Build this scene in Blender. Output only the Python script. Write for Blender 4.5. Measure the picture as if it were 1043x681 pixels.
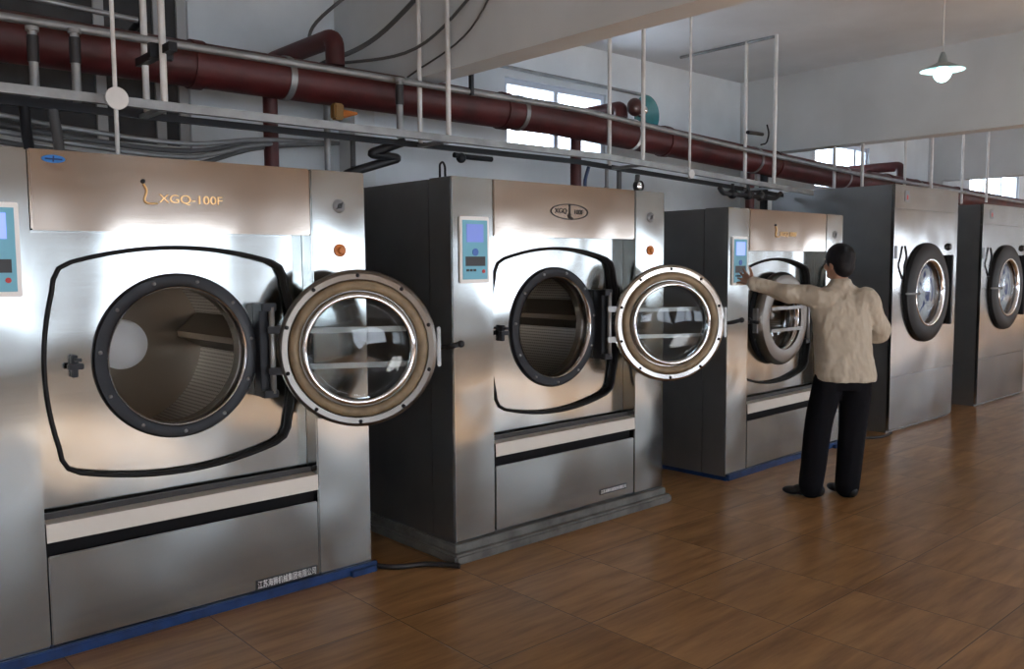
import bpy, bmesh, math, random
from mathutils import Vector, Matrix, Euler
random.seed(4)
S = bpy.context.scene
for o in list(bpy.data.objects): bpy.data.objects.remove(o)
COL = S.collection
PI = math.pi

# ---------------------------------------------------------------- camera
cam_d = bpy.data.cameras.new('camera'); cam = bpy.data.objects.new('camera', cam_d); COL.objects.link(cam)
cam_d.sensor_width = 36.0; cam_d.lens = 882.0/1043*36; cam_d.clip_start = .05; cam_d.clip_end = 200
yaw, pitch, roll = math.radians(48.1), math.radians(4.66), math.radians(-.39)
fw = Vector((math.cos(yaw)*math.cos(pitch), math.sin(yaw)*math.cos(pitch), -math.sin(pitch)))
r0 = Vector((math.sin(yaw), -math.cos(yaw), 0)); u0 = r0.cross(fw)
rt = math.cos(roll)*r0 + math.sin(roll)*u0; up = -math.sin(roll)*r0 + math.cos(roll)*u0
m = Matrix((rt, up, -fw)).transposed().to_4x4(); m.translation = Vector((0, 0, 1.58))
cam.matrix_world = m
S.camera = cam
S.view_settings.view_transform = 'Standard'; S.view_settings.look = 'None'
S.view_settings.exposure = 0.0; S.view_settings.gamma = 1.0; S.view_settings.use_curve_mapping = False

# ---------------------------------------------------------------- world and lights
W = bpy.data.worlds.new('sky'); S.world = W; W.use_nodes = True
bg = W.node_tree.nodes['Background']; bg.inputs[0].default_value = (.80, .89, 1.0, 1); bg.inputs[1].default_value = 9.0

def area(name, loc, size, rot, power, colr):
    d = bpy.data.lights.new(name, 'AREA'); d.shape = 'RECTANGLE'; d.size, d.size_y = size
    d.energy = power; d.color = colr
    o = bpy.data.objects.new(name, d); COL.objects.link(o); o.location = loc; o.rotation_euler = rot
    return o
YF = -4.6          # inner face of the wall behind the camera
FRONT_WIN = [(-3.0, .4, .85, 2.15, 60), (1.6, 2.9, .85, 2.15, 5), (3.7, 5.5, .85, 2.15, 5.5), (6.3, 8.3, .85, 2.15, 10),
             (9.6, 11.8, .85, 2.15, 14), (13.0, 15.2, .85, 2.15, 13), (16.8, 19.4, .85, 2.15, 10), (23.0, 29.0, .85, 2.15, 80)]  # first and last windows added, unseen, to fill the room with light
for xa, xb, za, zb, pw in FRONT_WIN:       # area lights added in the unseen windows, power tuned for each
    area('daylight_fill', ((xa+xb)/2, YF-.12, (za+zb)/2), (xb-xa, zb-za), (PI/2, 0, 0), pw, (.96, .97, 1.0))
# low sun through the same windows: it falls on the floor beside and behind the camera
sd_ = bpy.data.lights.new('sun', 'SUN'); sd_.energy = 62; sd_.color = (.97, .97, .95); sd_.angle = math.radians(1.0)
so_ = bpy.data.objects.new('sun', sd_); COL.objects.link(so_)
so_.rotation_euler = Vector((.03, 1.0, -.385)).to_track_quat('-Z', 'Y').to_euler()

# ---------------------------------------------------------------- materials
MATS = {}
def mat(name, col, rough=.5, metal=0.0, spec=.5, bump=None, var=None, emit=None, aniso=0.0, alpha=None):
    """bump=(scale,strength,distance[,stretch]) ; var=(scale, amount)"""
    if name in MATS: return MATS[name]
    mt = bpy.data.materials.new(name); mt.use_nodes = True; nt = mt.node_tree; n = nt.nodes; l = nt.links
    b = n['Principled BSDF']
    b.inputs['Base Color'].default_value = (*col, 1); b.inputs['Roughness'].default_value = rough
    b.inputs['Metallic'].default_value = metal; b.inputs['Specular IOR Level'].default_value = spec
    if aniso: b.inputs['Anisotropic'].default_value = aniso
    tc = n.new('ShaderNodeTexCoord')
    if var:
        no = n.new('ShaderNodeTexNoise'); no.inputs['Scale'].default_value = var[0]; no.inputs['Detail'].default_value = 6
        mp = n.new('ShaderNodeMapping'); mp.inputs['Scale'].default_value = var[2] if len(var) > 2 else (1, 1, 1)
        l.new(tc.outputs['Object'], mp.inputs[0]); l.new(mp.outputs[0], no.inputs['Vector'])
        rp = n.new('ShaderNodeMapRange'); rp.inputs[1].default_value = .3; rp.inputs[2].default_value = .7
        rp.inputs[3].default_value = 1-var[1]; rp.inputs[4].default_value = 1+var[1]*.6
        l.new(no.outputs[0], rp.inputs[0])
        mx = n.new('ShaderNodeVectorMath'); mx.operation = 'SCALE'; mx.inputs[0].default_value = col
        l.new(rp.outputs[0], mx.inputs['Scale']); l.new(mx.outputs[0], b.inputs['Base Color'])
    if bump:
        no = n.new('ShaderNodeTexNoise'); no.inputs['Scale'].default_value = bump[0]; no.inputs['Detail'].default_value = 2
        mp = n.new('ShaderNodeMapping'); mp.inputs['Scale'].default_value = bump[3] if len(bump) > 3 else (1, 1, 1)
        l.new(tc.outputs['Object'], mp.inputs[0]); l.new(mp.outputs[0], no.inputs['Vector'])
        bp = n.new('ShaderNodeBump'); bp.inputs['Strength'].default_value = bump[1]; bp.inputs['Distance'].default_value = bump[2]
        l.new(no.outputs[0], bp.inputs['Height']); l.new(bp.outputs[0], b.inputs['Normal'])
    if emit:
        b.inputs['Emission Color'].default_value = (*emit[0], 1); b.inputs['Emission Strength'].default_value = emit[1]
    MATS[name] = mt; return mt

def steel_mat(name, col, rough, wave, streak=(1.2, 1.2, 60), scale=2.2):
    mt = bpy.data.materials.new(name); mt.use_nodes = True; nt = mt.node_tree; n = nt.nodes; l = nt.links
    b = n['Principled BSDF']; b.inputs['Base Color'].default_value = (*col, 1); b.inputs['Metallic'].default_value = 1
    tc = n.new('ShaderNodeTexCoord')
    mp = n.new('ShaderNodeMapping'); mp.inputs['Scale'].default_value = streak; l.new(tc.outputs['Object'], mp.inputs[0])
    no = n.new('ShaderNodeTexNoise'); no.inputs['Scale'].default_value = 3; no.inputs['Detail'].default_value = 4; l.new(mp.outputs[0], no.inputs['Vector'])
    rp = n.new('ShaderNodeMapRange'); rp.inputs[3].default_value = rough-.03; rp.inputs[4].default_value = rough+.04
    l.new(no.outputs[0], rp.inputs[0]); l.new(rp.outputs[0], b.inputs['Roughness'])
    # smudges / wear patches
    n2 = n.new('ShaderNodeTexNoise'); n2.inputs['Scale'].default_value = 2.3; n2.inputs['Detail'].default_value = 7; l.new(tc.outputs['Object'], n2.inputs['Vector'])
    r2 = n.new('ShaderNodeMapRange'); r2.inputs[1].default_value = .35; r2.inputs[2].default_value = .7; r2.inputs[3].default_value = 1.0; r2.inputs[4].default_value = .8
    l.new(n2.outputs[0], r2.inputs[0])
    sc = n.new('ShaderNodeVectorMath'); sc.operation = 'SCALE'; sc.inputs[0].default_value = col
    l.new(r2.outputs[0], sc.inputs['Scale']); l.new(sc.outputs[0], b.inputs['Base Color'])
    n3 = n.new('ShaderNodeTexNoise'); n3.inputs['Scale'].default_value = scale; n3.inputs['Detail'].default_value = 1.0; l.new(tc.outputs['Object'], n3.inputs['Vector'])
    bp = n.new('ShaderNodeBump'); bp.inputs['Strength'].default_value = 1.0; bp.inputs['Distance'].default_value = wave
    b2 = n.new('ShaderNodeBump'); b2.inputs['Strength'].default_value = .05; b2.inputs['Distance'].default_value = .0006
    l.new(n3.outputs[0], bp.inputs['Height']); l.new(no.outputs[0], b2.inputs['Height']); l.new(bp.outputs[0], b2.inputs['Normal'])
    l.new(b2.outputs[0], b.inputs['Normal'])
    return mt
STEEL = steel_mat('brushed_steel', (.41, .432, .425), .14, .011)
STEEL_W = steel_mat('header_steel', (.46, .40, .345), .13, .007)  # warm base colour stands in for a tan reflection on the header
STEEL_S = steel_mat('side_sheet_steel', (.30, .31, .32), .38, .010)
STEEL_S.node_tree.nodes['Principled BSDF'].inputs['Metallic'].default_value = .84
STEEL_D = steel_mat('dryer_steel', (.36, .365, .36), .17, .012, scale=1.8)
CHROME = mat('polished_chrome', (.75, .75, .76), .12, 1.0, bump=(14, .3, .004))
RING = mat('door_ring_steel', (.20, .19, .175), .36, 1.0, bump=(9, .3, .004))
RING2 = mat('bright_door_ring_steel', (.50, .485, .46), .25, 1.0, bump=(9, .3, .004))
RUBBER = mat('black_rubber', (.008, .008, .009), .5, 0, .22)
DARKM = mat('dark_machined_metal', (.022, .024, .028), .40, .4, .25)
TANR = mat('aged_tan_rubber', (.23, .17, .10), .5, 0, .4, var=(12, .4))
BLUEP = mat('blue_paint', (.006, .035, .13), .45, var=(14, .4))
WALL = mat('plaster_wall', (.68, .725, .75), .85, bump=(18, .25, .004), var=(1.6, .14))
CEIL = mat('ceiling_paint', (.68, .715, .745), .9, var=(1.1, .12))
BEAM = mat('beam_paint', (.645, .67, .675), .85, var=(1.3, .12))
REDP = mat('red_pipe_paint', (.075, .010, .010), .5, var=(5, .5), bump=(20, .3, .004))
GALV = mat('galvanised_steel', (.30, .31, .31), .45, .6, var=(10, .25))
WHITEP = mat('white_rod_paint', (.66, .66, .64), .5, 0, var=(9, .15))
BLK = mat('black_plastic', (.015, .015, .017), .4)
CONC = mat('stained_concrete', (.13, .13, .12), .8, var=(7, .45), bump=(25, .5, .006))
CABLE = mat('grey_cable', (.09, .09, .09), .6)
SKIN = mat('skin', (.42, .23, .15), .5, var=(20, .12))
HAIR = mat('black_hair', (.006, .006, .008), .6, 0, .25, bump=(140, .6, .004, (1, 1, .25)))
JACKET = mat('beige_jacket_cloth', (.43, .375, .295), .85, var=(7, .06), bump=(9, 1.0, .05, (1.1, 1.1, .6)))
TROUS = mat('black_trouser_cloth', (.006, .006, .008), .9, 0, .12, bump=(6, .6, .03, (1.3, 1.3, .5)))
SHOE = mat('black_shoe_leather', (.010, .010, .011), .45, 0, .3)
GOLD = mat('gold_lettering', (.83, .55, .25), .3, .6)
INK = mat('black_ink', (.02, .02, .02), .5)
WHITEI = mat('white_enamel', (.86, .85, .83), .45)
ORANGE = mat('orange_plastic', (.55, .17, .03), .4)
YELLOWP = mat('yellow_paint', (.22, .11, .02), .5)
CYANP = mat('cyan_panel_face', (.13, .38, .50), .4, 0, emit=((.13, .38, .50), .12))
SCREEN = mat('blue_screen', (.10, .16, .5), .3, 0, emit=((.28, .38, 1.0), 1.1))
DSCREEN = mat('dim_blue_screen', (.10, .16, .5), .3, 0, emit=((.25, .33, .8), .38))
REDB = mat('red_button', (.5, .03, .03), .4)
TEAL = mat('teal_paint', (.02, .17, .19), .4, 0, var=(6, .3))
PEARL = mat('grey_enamel_badge', (.20, .21, .22), .35, .3)
DARKGL = mat('opaque_dark_glass', (.045, .047, .05), .25, var=(3, .4))  # opaque dark grey pane colour, mottled at random
FRAMEW = mat('window_frame_paint', (.42, .42, .41), .6)
FRAMEL = mat('pale_window_frame', (.6, .66, .74), .5)

def glass_mat(name, tint, rough=.02, mixf=.14):
    mt = bpy.data.materials.new(name); mt.use_nodes = True; nt = mt.node_tree; n = nt.nodes; l = nt.links
    for k in list(n): n.remove(k)
    o = n.new('ShaderNodeOutputMaterial'); t = n.new('ShaderNodeBsdfTransparent'); t.inputs[0].default_value = (*tint, 1)
    g = n.new('ShaderNodeBsdfGlossy'); g.inputs['Roughness'].default_value = rough
    f = n.new('ShaderNodeLayerWeight'); f.inputs[0].default_value = .5
    pw = n.new('ShaderNodeMath'); pw.operation = 'POWER'; pw.inputs[1].default_value = 4; l.new(f.outputs['Facing'], pw.inputs[0])
    ad = n.new('ShaderNodeMath'); ad.operation = 'MULTIPLY_ADD'; ad.inputs[1].default_value = .5; ad.inputs[2].default_value = mixf; l.new(pw.outputs[0], ad.inputs[0])
    mx = n.new('ShaderNodeMixShader'); l.new(ad.outputs[0], mx.inputs[0]); l.new(t.outputs[0], mx.inputs[1]); l.new(g.outputs[0], mx.inputs[2])
    l.new(mx.outputs[0], o.inputs[0]); return mt
GLASS = glass_mat('clear_door_glass', (.88, .90, .90), .03, .02)
WGLASS = glass_mat('window_glass', (.97, .98, 1.0), .02, .05)

def floor_mat():
    mt = bpy.data.materials.new('wood_look_floor_tile'); mt.use_nodes = True; nt = mt.node_tree; n = nt.nodes; l = nt.links
    b = n['Principled BSDF']; tc = n.new('ShaderNodeTexCoord')
    sep = n.new('ShaderNodeSeparateXYZ'); l.new(tc.outputs['Object'], sep.inputs[0])
    def M(op, a, bb=None):
        q = n.new('ShaderNodeMath'); q.operation = op
        for i, v in enumerate((a, bb)):
            if v is None: continue
            if isinstance(v, (int, float)): q.inputs[i].default_value = v
            else: l.new(v, q.inputs[i])
        return q.outputs[0]
    T = .605
    tx = M('DIVIDE', M('SUBTRACT', sep.outputs[0], 2.12-20*T), T); ty = M('DIVIDE', M('SUBTRACT', sep.outputs[1], 1.32-20*T), T)
    fx = M('FRACT', tx); fy = M('FRACT', ty)
    ex = M('MINIMUM', fx, M('SUBTRACT', 1.0, fx)); ey = M('MINIMUM', fy, M('SUBTRACT', 1.0, fy))
    e = M('MINIMUM', ex, ey)
    gr = n.new('ShaderNodeMapRange'); gr.inputs[1].default_value = .002; gr.inputs[2].default_value = .006; l.new(e, gr.inputs[0])
    comb = n.new('ShaderNodeCombineXYZ'); l.new(M('FLOOR', tx), comb.inputs[0]); l.new(M('FLOOR', ty), comb.inputs[1])
    wn = n.new('ShaderNodeTexWhiteNoise'); wn.noise_dimensions = '2D'; l.new(comb.outputs[0], wn.inputs['Vector'])
    # grain
    mp = n.new('ShaderNodeMapping'); mp.inputs['Scale'].default_value = (1.1, 8.5, 1); l.new(tc.outputs['Object'], mp.inputs[0])
    off = n.new('ShaderNodeVectorMath'); off.operation = 'MULTIPLY_ADD'; l.new(wn.outputs['Color'], off.inputs[0]); off.inputs[1].default_value = (7, 7, 0); l.new(mp.outputs[0], off.inputs[2])
    no = n.new('ShaderNodeTexNoise'); no.inputs['Scale'].default_value = 1.6; no.inputs['Detail'].default_value = 8; no.inputs['Roughness'].default_value = .62; l.new(off.outputs[0], no.inputs['Vector'])
    cr = n.new('ShaderNodeValToRGB'); cr.color_ramp.elements[0].position = .30; cr.color_ramp.elements[0].color = (.16, .074, .026, 1)
    cr.color_ramp.elements[1].position = .72; cr.color_ramp.elements[1].color = (.40, .222, .092, 1); l.new(no.outputs[0], cr.inputs[0])
    tv = n.new('ShaderNodeMapRange'); tv.inputs[3].default_value = .86; tv.inputs[4].default_value = 1.1; l.new(wn.outputs['Value'], tv.inputs[0])
    sc = n.new('ShaderNodeVectorMath'); sc.operation = 'SCALE'; l.new(cr.outputs[0], sc.inputs[0]); l.new(tv.outputs[0], sc.inputs['Scale'])
    mx = n.new('ShaderNodeMix'); mx.data_type = 'RGBA'; l.new(gr.outputs[0], mx.inputs[0]); mx.inputs[6].default_value = (.05, .025, .012, 1); l.new(sc.outputs[0], mx.inputs[7])
    l.new(mx.outputs[2], b.inputs['Base Color'])
    n2 = n.new('ShaderNodeTexNoise'); n2.inputs['Scale'].default_value = 3.0; n2.inputs['Detail'].default_value = 5; l.new(tc.outputs['Object'], n2.inputs['Vector'])
    rr = n.new('ShaderNodeMapRange'); rr.inputs[3].default_value = .26; rr.inputs[4].default_value = .34; l.new(n2.outputs[0], rr.inputs[0]); l.new(rr.outputs[0], b.inputs['Roughness'])
    b.inputs['Specular IOR Level'].default_value = .36
    bp = n.new('ShaderNodeBump'); bp.inputs['Strength'].default_value = .35; bp.inputs['Distance'].default_value = .002; l.new(gr.outputs[0], bp.inputs['Height']); l.new(bp.outputs[0], b.inputs['Normal'])
    return mt
FLOOR = floor_mat()

def drum_mat():
    mt = bpy.data.materials.new('perforated_drum_steel'); mt.use_nodes = True; nt = mt.node_tree; n = nt.nodes; l = nt.links
    b = n['Principled BSDF']; b.inputs['Metallic'].default_value = .95; b.inputs['Roughness'].default_value = .36
    uv = n.new('ShaderNodeTexCoord'); vo = n.new('ShaderNodeTexVoronoi'); vo.inputs['Scale'].default_value = 52; vo.inputs['Randomness'].default_value = 0.0
    l.new(uv.outputs['UV'], vo.inputs['Vector'])
    rp = n.new('ShaderNodeMapRange'); rp.inputs[1].default_value = .20; rp.inputs[2].default_value = .27; l.new(vo.outputs['Distance'], rp.inputs[0])
    mx = n.new('ShaderNodeMix'); mx.data_type = 'RGBA'; l.new(rp.outputs[0], mx.inputs[0]); mx.inputs[6].default_value = (.01, .01, .01, 1); mx.inputs[7].default_value = (.46, .45, .43, 1)
    l.new(mx.outputs[2], b.inputs['Base Color']); return mt
DRUM = drum_mat()
DRUMB = mat('drum_back_steel', (.33, .28, .22), .38, .9, bump=(5, .3, .01))

# ---------------------------------------------------------------- mesh helpers
def link(name, bm, material, parent=None, smooth=False, loc=None):
    me = bpy.data.meshes.new(name); bm.normal_update()
    bm.to_mesh(me); bm.free()
    for x in (material if isinstance(material, list) else [material]): me.materials.append(x)
    if smooth is True:
        for p in me.polygons: p.use_smooth = True
    elif smooth:
        for p in me.polygons: p.use_smooth = True
        me.set_sharp_from_angle(angle=math.radians(smooth))
    o = bpy.data.objects.new(name, me); COL.objects.link(o)
    if parent: o.parent = parent
    if loc: o.location = loc
    return o
def tag(o, label=None, cat=None, group=None, kind=None):
    if label: o['label'] = label
    if cat: o['category'] = cat
    if group: o['group'] = group
    if kind: o['kind'] = kind
    return o
def empty(name, loc, rz=0):
    o = bpy.data.objects.new(name, None); COL.objects.link(o); o.location = loc; o.rotation_euler = (0, 0, rz); o.empty_display_size = .1
    return o
def new(): return bmesh.new()
def box(bm, a, b, bev=0.0, mi=0):
    x0, y0, z0 = a; x1, y1, z1 = b
    vs = [bm.verts.new(p) for p in ((x0,y0,z0),(x1,y0,z0),(x1,y1,z0),(x0,y1,z0),(x0,y0,z1),(x1,y0,z1),(x1,y1,z1),(x0,y1,z1))]
    fs = [bm.faces.new([vs[i] for i in q]) for q in ((0,3,2,1),(4,5,6,7),(0,1,5,4),(1,2,6,5),(2,3,7,6),(3,0,4,7))]
    for f in fs: f.material_index = mi
    if bev:
        es = list({e for f in fs for e in f.edges})
        bmesh.ops.bevel(bm, geom=es, offset=bev, segments=2, affect='EDGES', clamp_overlap=True)
    return bm
def frame_of(d):
    d = d.normalized(); a = Vector((0, 0, 1)) if abs(d.z) < .9 else Vector((1, 0, 0))
    s = d.cross(a).normalized(); return s, s.cross(d).normalized()
def tube(bm, pts, r, n=12, cap=True, mi=0):
    pts = [Vector(p) for p in pts]; rings = []
    s = None
    for i, p in enumerate(pts):
        if i == 0: d = pts[1]-p
        elif i == len(pts)-1: d = p-pts[i-1]
        else: d = (pts[i+1]-p).normalized()+(p-pts[i-1]).normalized()
        d.normalize()
        if s is None: s, t = frame_of(d)
        else:
            s = (s-d*s.dot(d)).normalized(); t = s.cross(d)
        rr = r[i] if isinstance(r, (list, tuple)) else r
        rings.append([bm.verts.new(p+(s*math.cos(2*PI*k/n)+t*math.sin(2*PI*k/n))*rr) for k in range(n)])
    for a, b in zip(rings, rings[1:]):
        for k in range(n):
            f = bm.faces.new((a[k], a[(k+1) % n], b[(k+1) % n], b[k])); f.material_index = mi
    if cap:
        f = bm.faces.new(rings[0][::-1]); f.material_index = mi; f = bm.faces.new(rings[-1]); f.material_index = mi
    return bm
def bend(pts, rad=.05, seg=5):
    """round the corners of a polyline"""
    pts = [Vector(p) for p in pts]; out = [pts[0]]
    for a, b, c in zip(pts, pts[1:], pts[2:]):
        u = (a-b); v = (c-b); k = min(rad, u.length*.45, v.length*.45); p = b+u.normalized()*k; q = b+v.normalized()*k
        for i in range(seg+1):
            t = i/seg; out.append((1-t)**2*p+2*t*(1-t)*b+t*t*q)
    out.append(pts[-1]); return out
def smooth_curve(pts, seg=8):
    P = [Vector(p) for p in pts]; P = [P[0]*2-P[1]]+P+[P[-1]*2-P[-2]]; out = []
    for i in range(1, len(P)-2):
        a, b, c, d = P[i-1:i+3]
        for k in range(seg):
            t = k/seg; out.append(.5*((2*b)+(c-a)*t+(2*a-5*b+4*c-d)*t*t+(-a+3*b-3*c+d)*t**3))
    out.append(P[-2]); return out
def lathe(bm, prof, c, axis='y', n=48, mi=0, closed=False, a0=0, a1=2*PI):
    """prof: list of (radius, along). revolved round axis through c"""
    full = abs(a1-a0-2*PI) < 1e-6; cnt = n if full else n+1
    rings = []
    for r, h in prof:
        ring = []
        for k in range(cnt):
            a = a0+(a1-a0)*k/n; ca, sa = math.cos(a)*r, math.sin(a)*r
            p = {'y': (c[0]+ca, c[1]+h, c[2]+sa), 'z': (c[0]+ca, c[1]+sa, c[2]+h), 'x': (c[0]+h, c[1]+ca, c[2]+sa)}[axis]
            ring.append(bm.verts.new(p))
        rings.append(ring)
    pairs = list(zip(rings, rings[1:]))
    if closed: pairs.append((rings[-1], rings[0]))
    for a, b in pairs:
        for k in range(n if full else n):
            k2 = (k+1) % cnt
            f = bm.faces.new((a[k], a[k2], b[k2], b[k])); f.material_index = mi
    return bm
def disc(bm, c, r, y, axis='y', n=32, mi=0, h=.004):
    lathe(bm, [(0.0005, 0), (r, 0), (r, h), (0.0005, h)], c, axis, n, mi)
def sphere(bm, c, r, seg=16, mi=0, sc=(1, 1, 1), rot=None):
    mtx = Matrix.Translation(c) @ (rot.to_matrix().to_4x4() if rot else Matrix()) @ Matrix.Diagonal((*[r*s for s in sc], 1))
    g = bmesh.ops.create_uvsphere(bm, u_segments=seg, v_segments=seg//2+2, radius=1, matrix=mtx)
    for v in g['verts']:
        for f in v.link_faces: f.material_index = mi
def text_mesh(name, body, size, material, parent, loc, rot=(PI/2, 0, 0), depth=.002, sx=1.0):
    cu = bpy.data.curves.new(name, 'FONT'); cu.body = body; cu.size = size; cu.extrude = depth; cu.align_x = 'CENTER'; cu.align_y = 'CENTER'
    o = bpy.data.objects.new(name+'_tmp', cu); COL.objects.link(o)
    dg = bpy.context.evaluated_depsgraph_get(); me = bpy.data.meshes.new_from_object(o.evaluated_get(dg))
    bpy.data.objects.remove(o); me.materials.clear(); me.materials.append(material); me.name = name
    for v in me.vertices: v.co.x *= sx
    q = bpy.data.objects.new(name, me); COL.objects.link(q); q.parent = parent; q.location = loc; q.rotation_euler = rot
    return q

# ---------------------------------------------------------------- the room
YW, ZC = 5.70, 3.60
X0, X1 = -3.5, 30.0
def struct(name, bm, m_, smooth=False): return tag(link(name, bm, m_, None, smooth), kind='structure')
struct('floor', box(new(), (X0-.3, YF-.3, -.1), (X1+.3, YW+.3, 0)), FLOOR)
struct('ceiling', box(new(), (X0-.3, YF-.3, ZC), (X1+.3, YW+.3, ZC+.15)), CEIL)
def wall_with_holes(name, y0, y1, holes, material):
    bm = new(); xs = sorted({X0, X1, *[h[0] for h in holes], *[h[1] for h in holes]})
    for a, b in zip(xs, xs[1:]):
        h = [q for q in holes if q[0] <= a+1e-6 and q[1] >= b-1e-6]
        if h:
            box(bm, (a, y0, 0), (b, y1, h[0][2])); box(bm, (a, y0, h[0][3]), (b, y1, ZC))
        else: box(bm, (a, y0, 0), (b, y1, ZC))
    return struct(name, bm, material)
BACK_WIN = [(-.4, 2.30, 2.30, 3.46), (5.05, 6.36, 2.58, 3.19), (10.30, 11.75, 2.50, 3.13), (15.3, 17.6, 2.50, 3.13)]
wall_with_holes('wall_back', YW, YW+.25, BACK_WIN, WALL)
wall_with_holes('wall_front', YF-.25, YF, FRONT_WIN, mat('cream_wall_paint', (.76, .68, .59), .8))
struct('wall_left', box(new(), (X0-.25, YF-.25, 0), (X0, YW+.25, ZC)), WALL)
struct('wall_right', box(new(), (X1, YF-.25, 0), (X1+.25, YW+.25, ZC)), WALL)
for i, (x0, x1, y0) in enumerate(((3.385, 3.585, YW-.22), (8.62, 8.84, YW-.22), (13.66, 13.88, YW-.22))):
    bm = new(); box(bm, (x0, YF, 2.785), (x1, YW, ZC)); tag(link('ceiling_beam', bm, BEAM), kind='structure')
    bm = new(); box(bm, (x0+.02, y0, 0), (x1-.01, YW, 2.785)); tag(link('wall_pier', bm, BEAM), kind='structure')
# windows of the back wall
def window(idx, h, mull, fm, gm, fw_=.05, y=YW+.03, trans=()):
    xa, xb, za, zb = h; bm = new()
    box(bm, (xa, y, za), (xb, y+.06, za+fw_)); box(bm, (xa, y, zb-fw_), (xb, y+.06, zb))
    for x in [xa+fw_/2, xb-fw_/2]+list(mull): box(bm, (x-fw_/2, y, za+fw_), (x+fw_/2, y+.06, zb-fw_))
    for z in trans: box(bm, (xa+fw_, y, z-.02), (xb-fw_, y+.055, z+.02))
    w = struct('window_%d' % idx, bm, fm)
    link('pane', box(new(), (xa+fw_, y+.025, za+fw_), (xb-fw_, y+.032, zb-fw_)), gm, w)
    return w
window(1, BACK_WIN[0], [.45, 1.05, 1.76, 2.12], FRAMEW, DARKGL, .06, trans=(2.95,))
window(2, BACK_WIN[1], [5.70], FRAMEL, WGLASS, .05)
window(3, BACK_WIN[2], [10.85, 11.4], FRAMEL, WGLASS, .05)
window(4, BACK_WIN[3], [16.0, 16.8], FRAMEL, WGLASS, .05)
for i, h in enumerate(FRONT_WIN):
    window(5+i, h[:4], [(h[0]+h[1])/2], FRAMEW, WGLASS, .05, YF-.08)

# ---------------------------------------------------------------- washing machines
def outline_pts(sc=1.0, n=12):
    # barrel outline round (0,0): bulging sides, rounded corners
    def arc(p, q, b):
        o = []
        for k in range(n+1):
            t = k/n; x = p[0]+(q[0]-p[0])*t; z = p[1]+(q[1]-p[1])*t; s = 4*t*(1-t); o.append((x+b[0]*s, z+b[1]*s))
        return o
    P = []
    P += arc((.535*.8, .43), (-.535*.8, .43), (0, .06))
    P += [(-.475, .405), (-.497, .36)]
    P += arc((-.505, .31), (-.505, -.31), (-.04, 0))
    P += [(-.497, -.36), (-.475, -.40)]
    P += arc((-.43, -.425), (.43, -.425), (0, -.06))
    P += [(.475, -.40), (.497, -.36)]
    P += arc((.505, -.31), (.505, .31), (.04, 0))
    P += [(.497, .36), (.475, .405)]
    return [(x*sc, z*sc) for x, z in P]
def plate_with_hole(bm, outer, c, r, y, mi=0, n=96):
    """planar plate at y between a circle (centre c, radius r) and an outer polygon (list of x,z, star-shaped round c)"""
    def hit(a):
        dx, dz = math.cos(a), math.sin(a); best = None
        for (x1_, z1_), (x2_, z2_) in zip(outer, outer[1:]+outer[:1]):
            ex, ez = x2_-x1_, z2_-z1_; den = dx*ez-dz*ex
            if abs(den) < 1e-9: continue
            t = ((x1_-c[0])*ez-(z1_-c[1])*ex)/den; u = ((x1_-c[0])*dz-(z1_-c[1])*dx)/den
            if t > 0 and -1e-6 <= u <= 1+1e-6: best = t if best is None else min(best, t)
        return best
    angs = [2*PI*k/n for k in range(n)]+[math.atan2(z-c[1], x-c[0]) % (2*PI) for x, z in outer if len(outer) < 8]
    angs = sorted(set(round(a, 6) for a in angs))
    A = []; B = []
    for a in angs:
        t = hit(a); A.append(bm.verts.new((c[0]+math.cos(a)*r, y, c[1]+math.sin(a)*r))); B.append(bm.verts.new((c[0]+math.cos(a)*t, y, c[1]+math.sin(a)*t)))
    for i in range(len(angs)):
        j = (i+1) % len(angs); f = bm.faces.new((A[i], A[j], B[j], B[i])); f.material_index = mi
    return A, B

DC = (.875, 1.105)    # door centre x,z in a machine's own frame
HZ = 1.94
REC = .10
def control_panel(root, face, screen, label):
    f = link('control_panel', box(new(), (.045, -.012, 1.385), (.245, 0, 1.735), .004), WHITEI, root); f['label'] = label
    link('panel_face', box(new(), (.06, -.015, 1.405), (.228, -.0125, 1.715)), CYANP, f)
    link('screen', box(new(), (.085, -.018, 1.60), (.20, -.0155, 1.695)), screen, f)
    bm = new(); box(bm, (.078, -.0165, 1.475), (.212, -.0151, 1.525)); link('keypad', bm, BLK, f)
    for j in range(3): link('button', box(new(), (.083+j*.024, -.019, 1.447), (.099+j*.024, -.0151, 1.459)), BLK, f)
    bm = new(); disc(bm, (.144, -.0185, 1.548), .020, 0, n=20); link('selector_dial', bm, mat('blue_dial', (.03, .12, .45), .3), f)
    bm = new(); disc(bm, (.198, -.021, 1.447), .010, 0, n=16); link('stop_button', bm, REDB, f)
    return f

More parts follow.
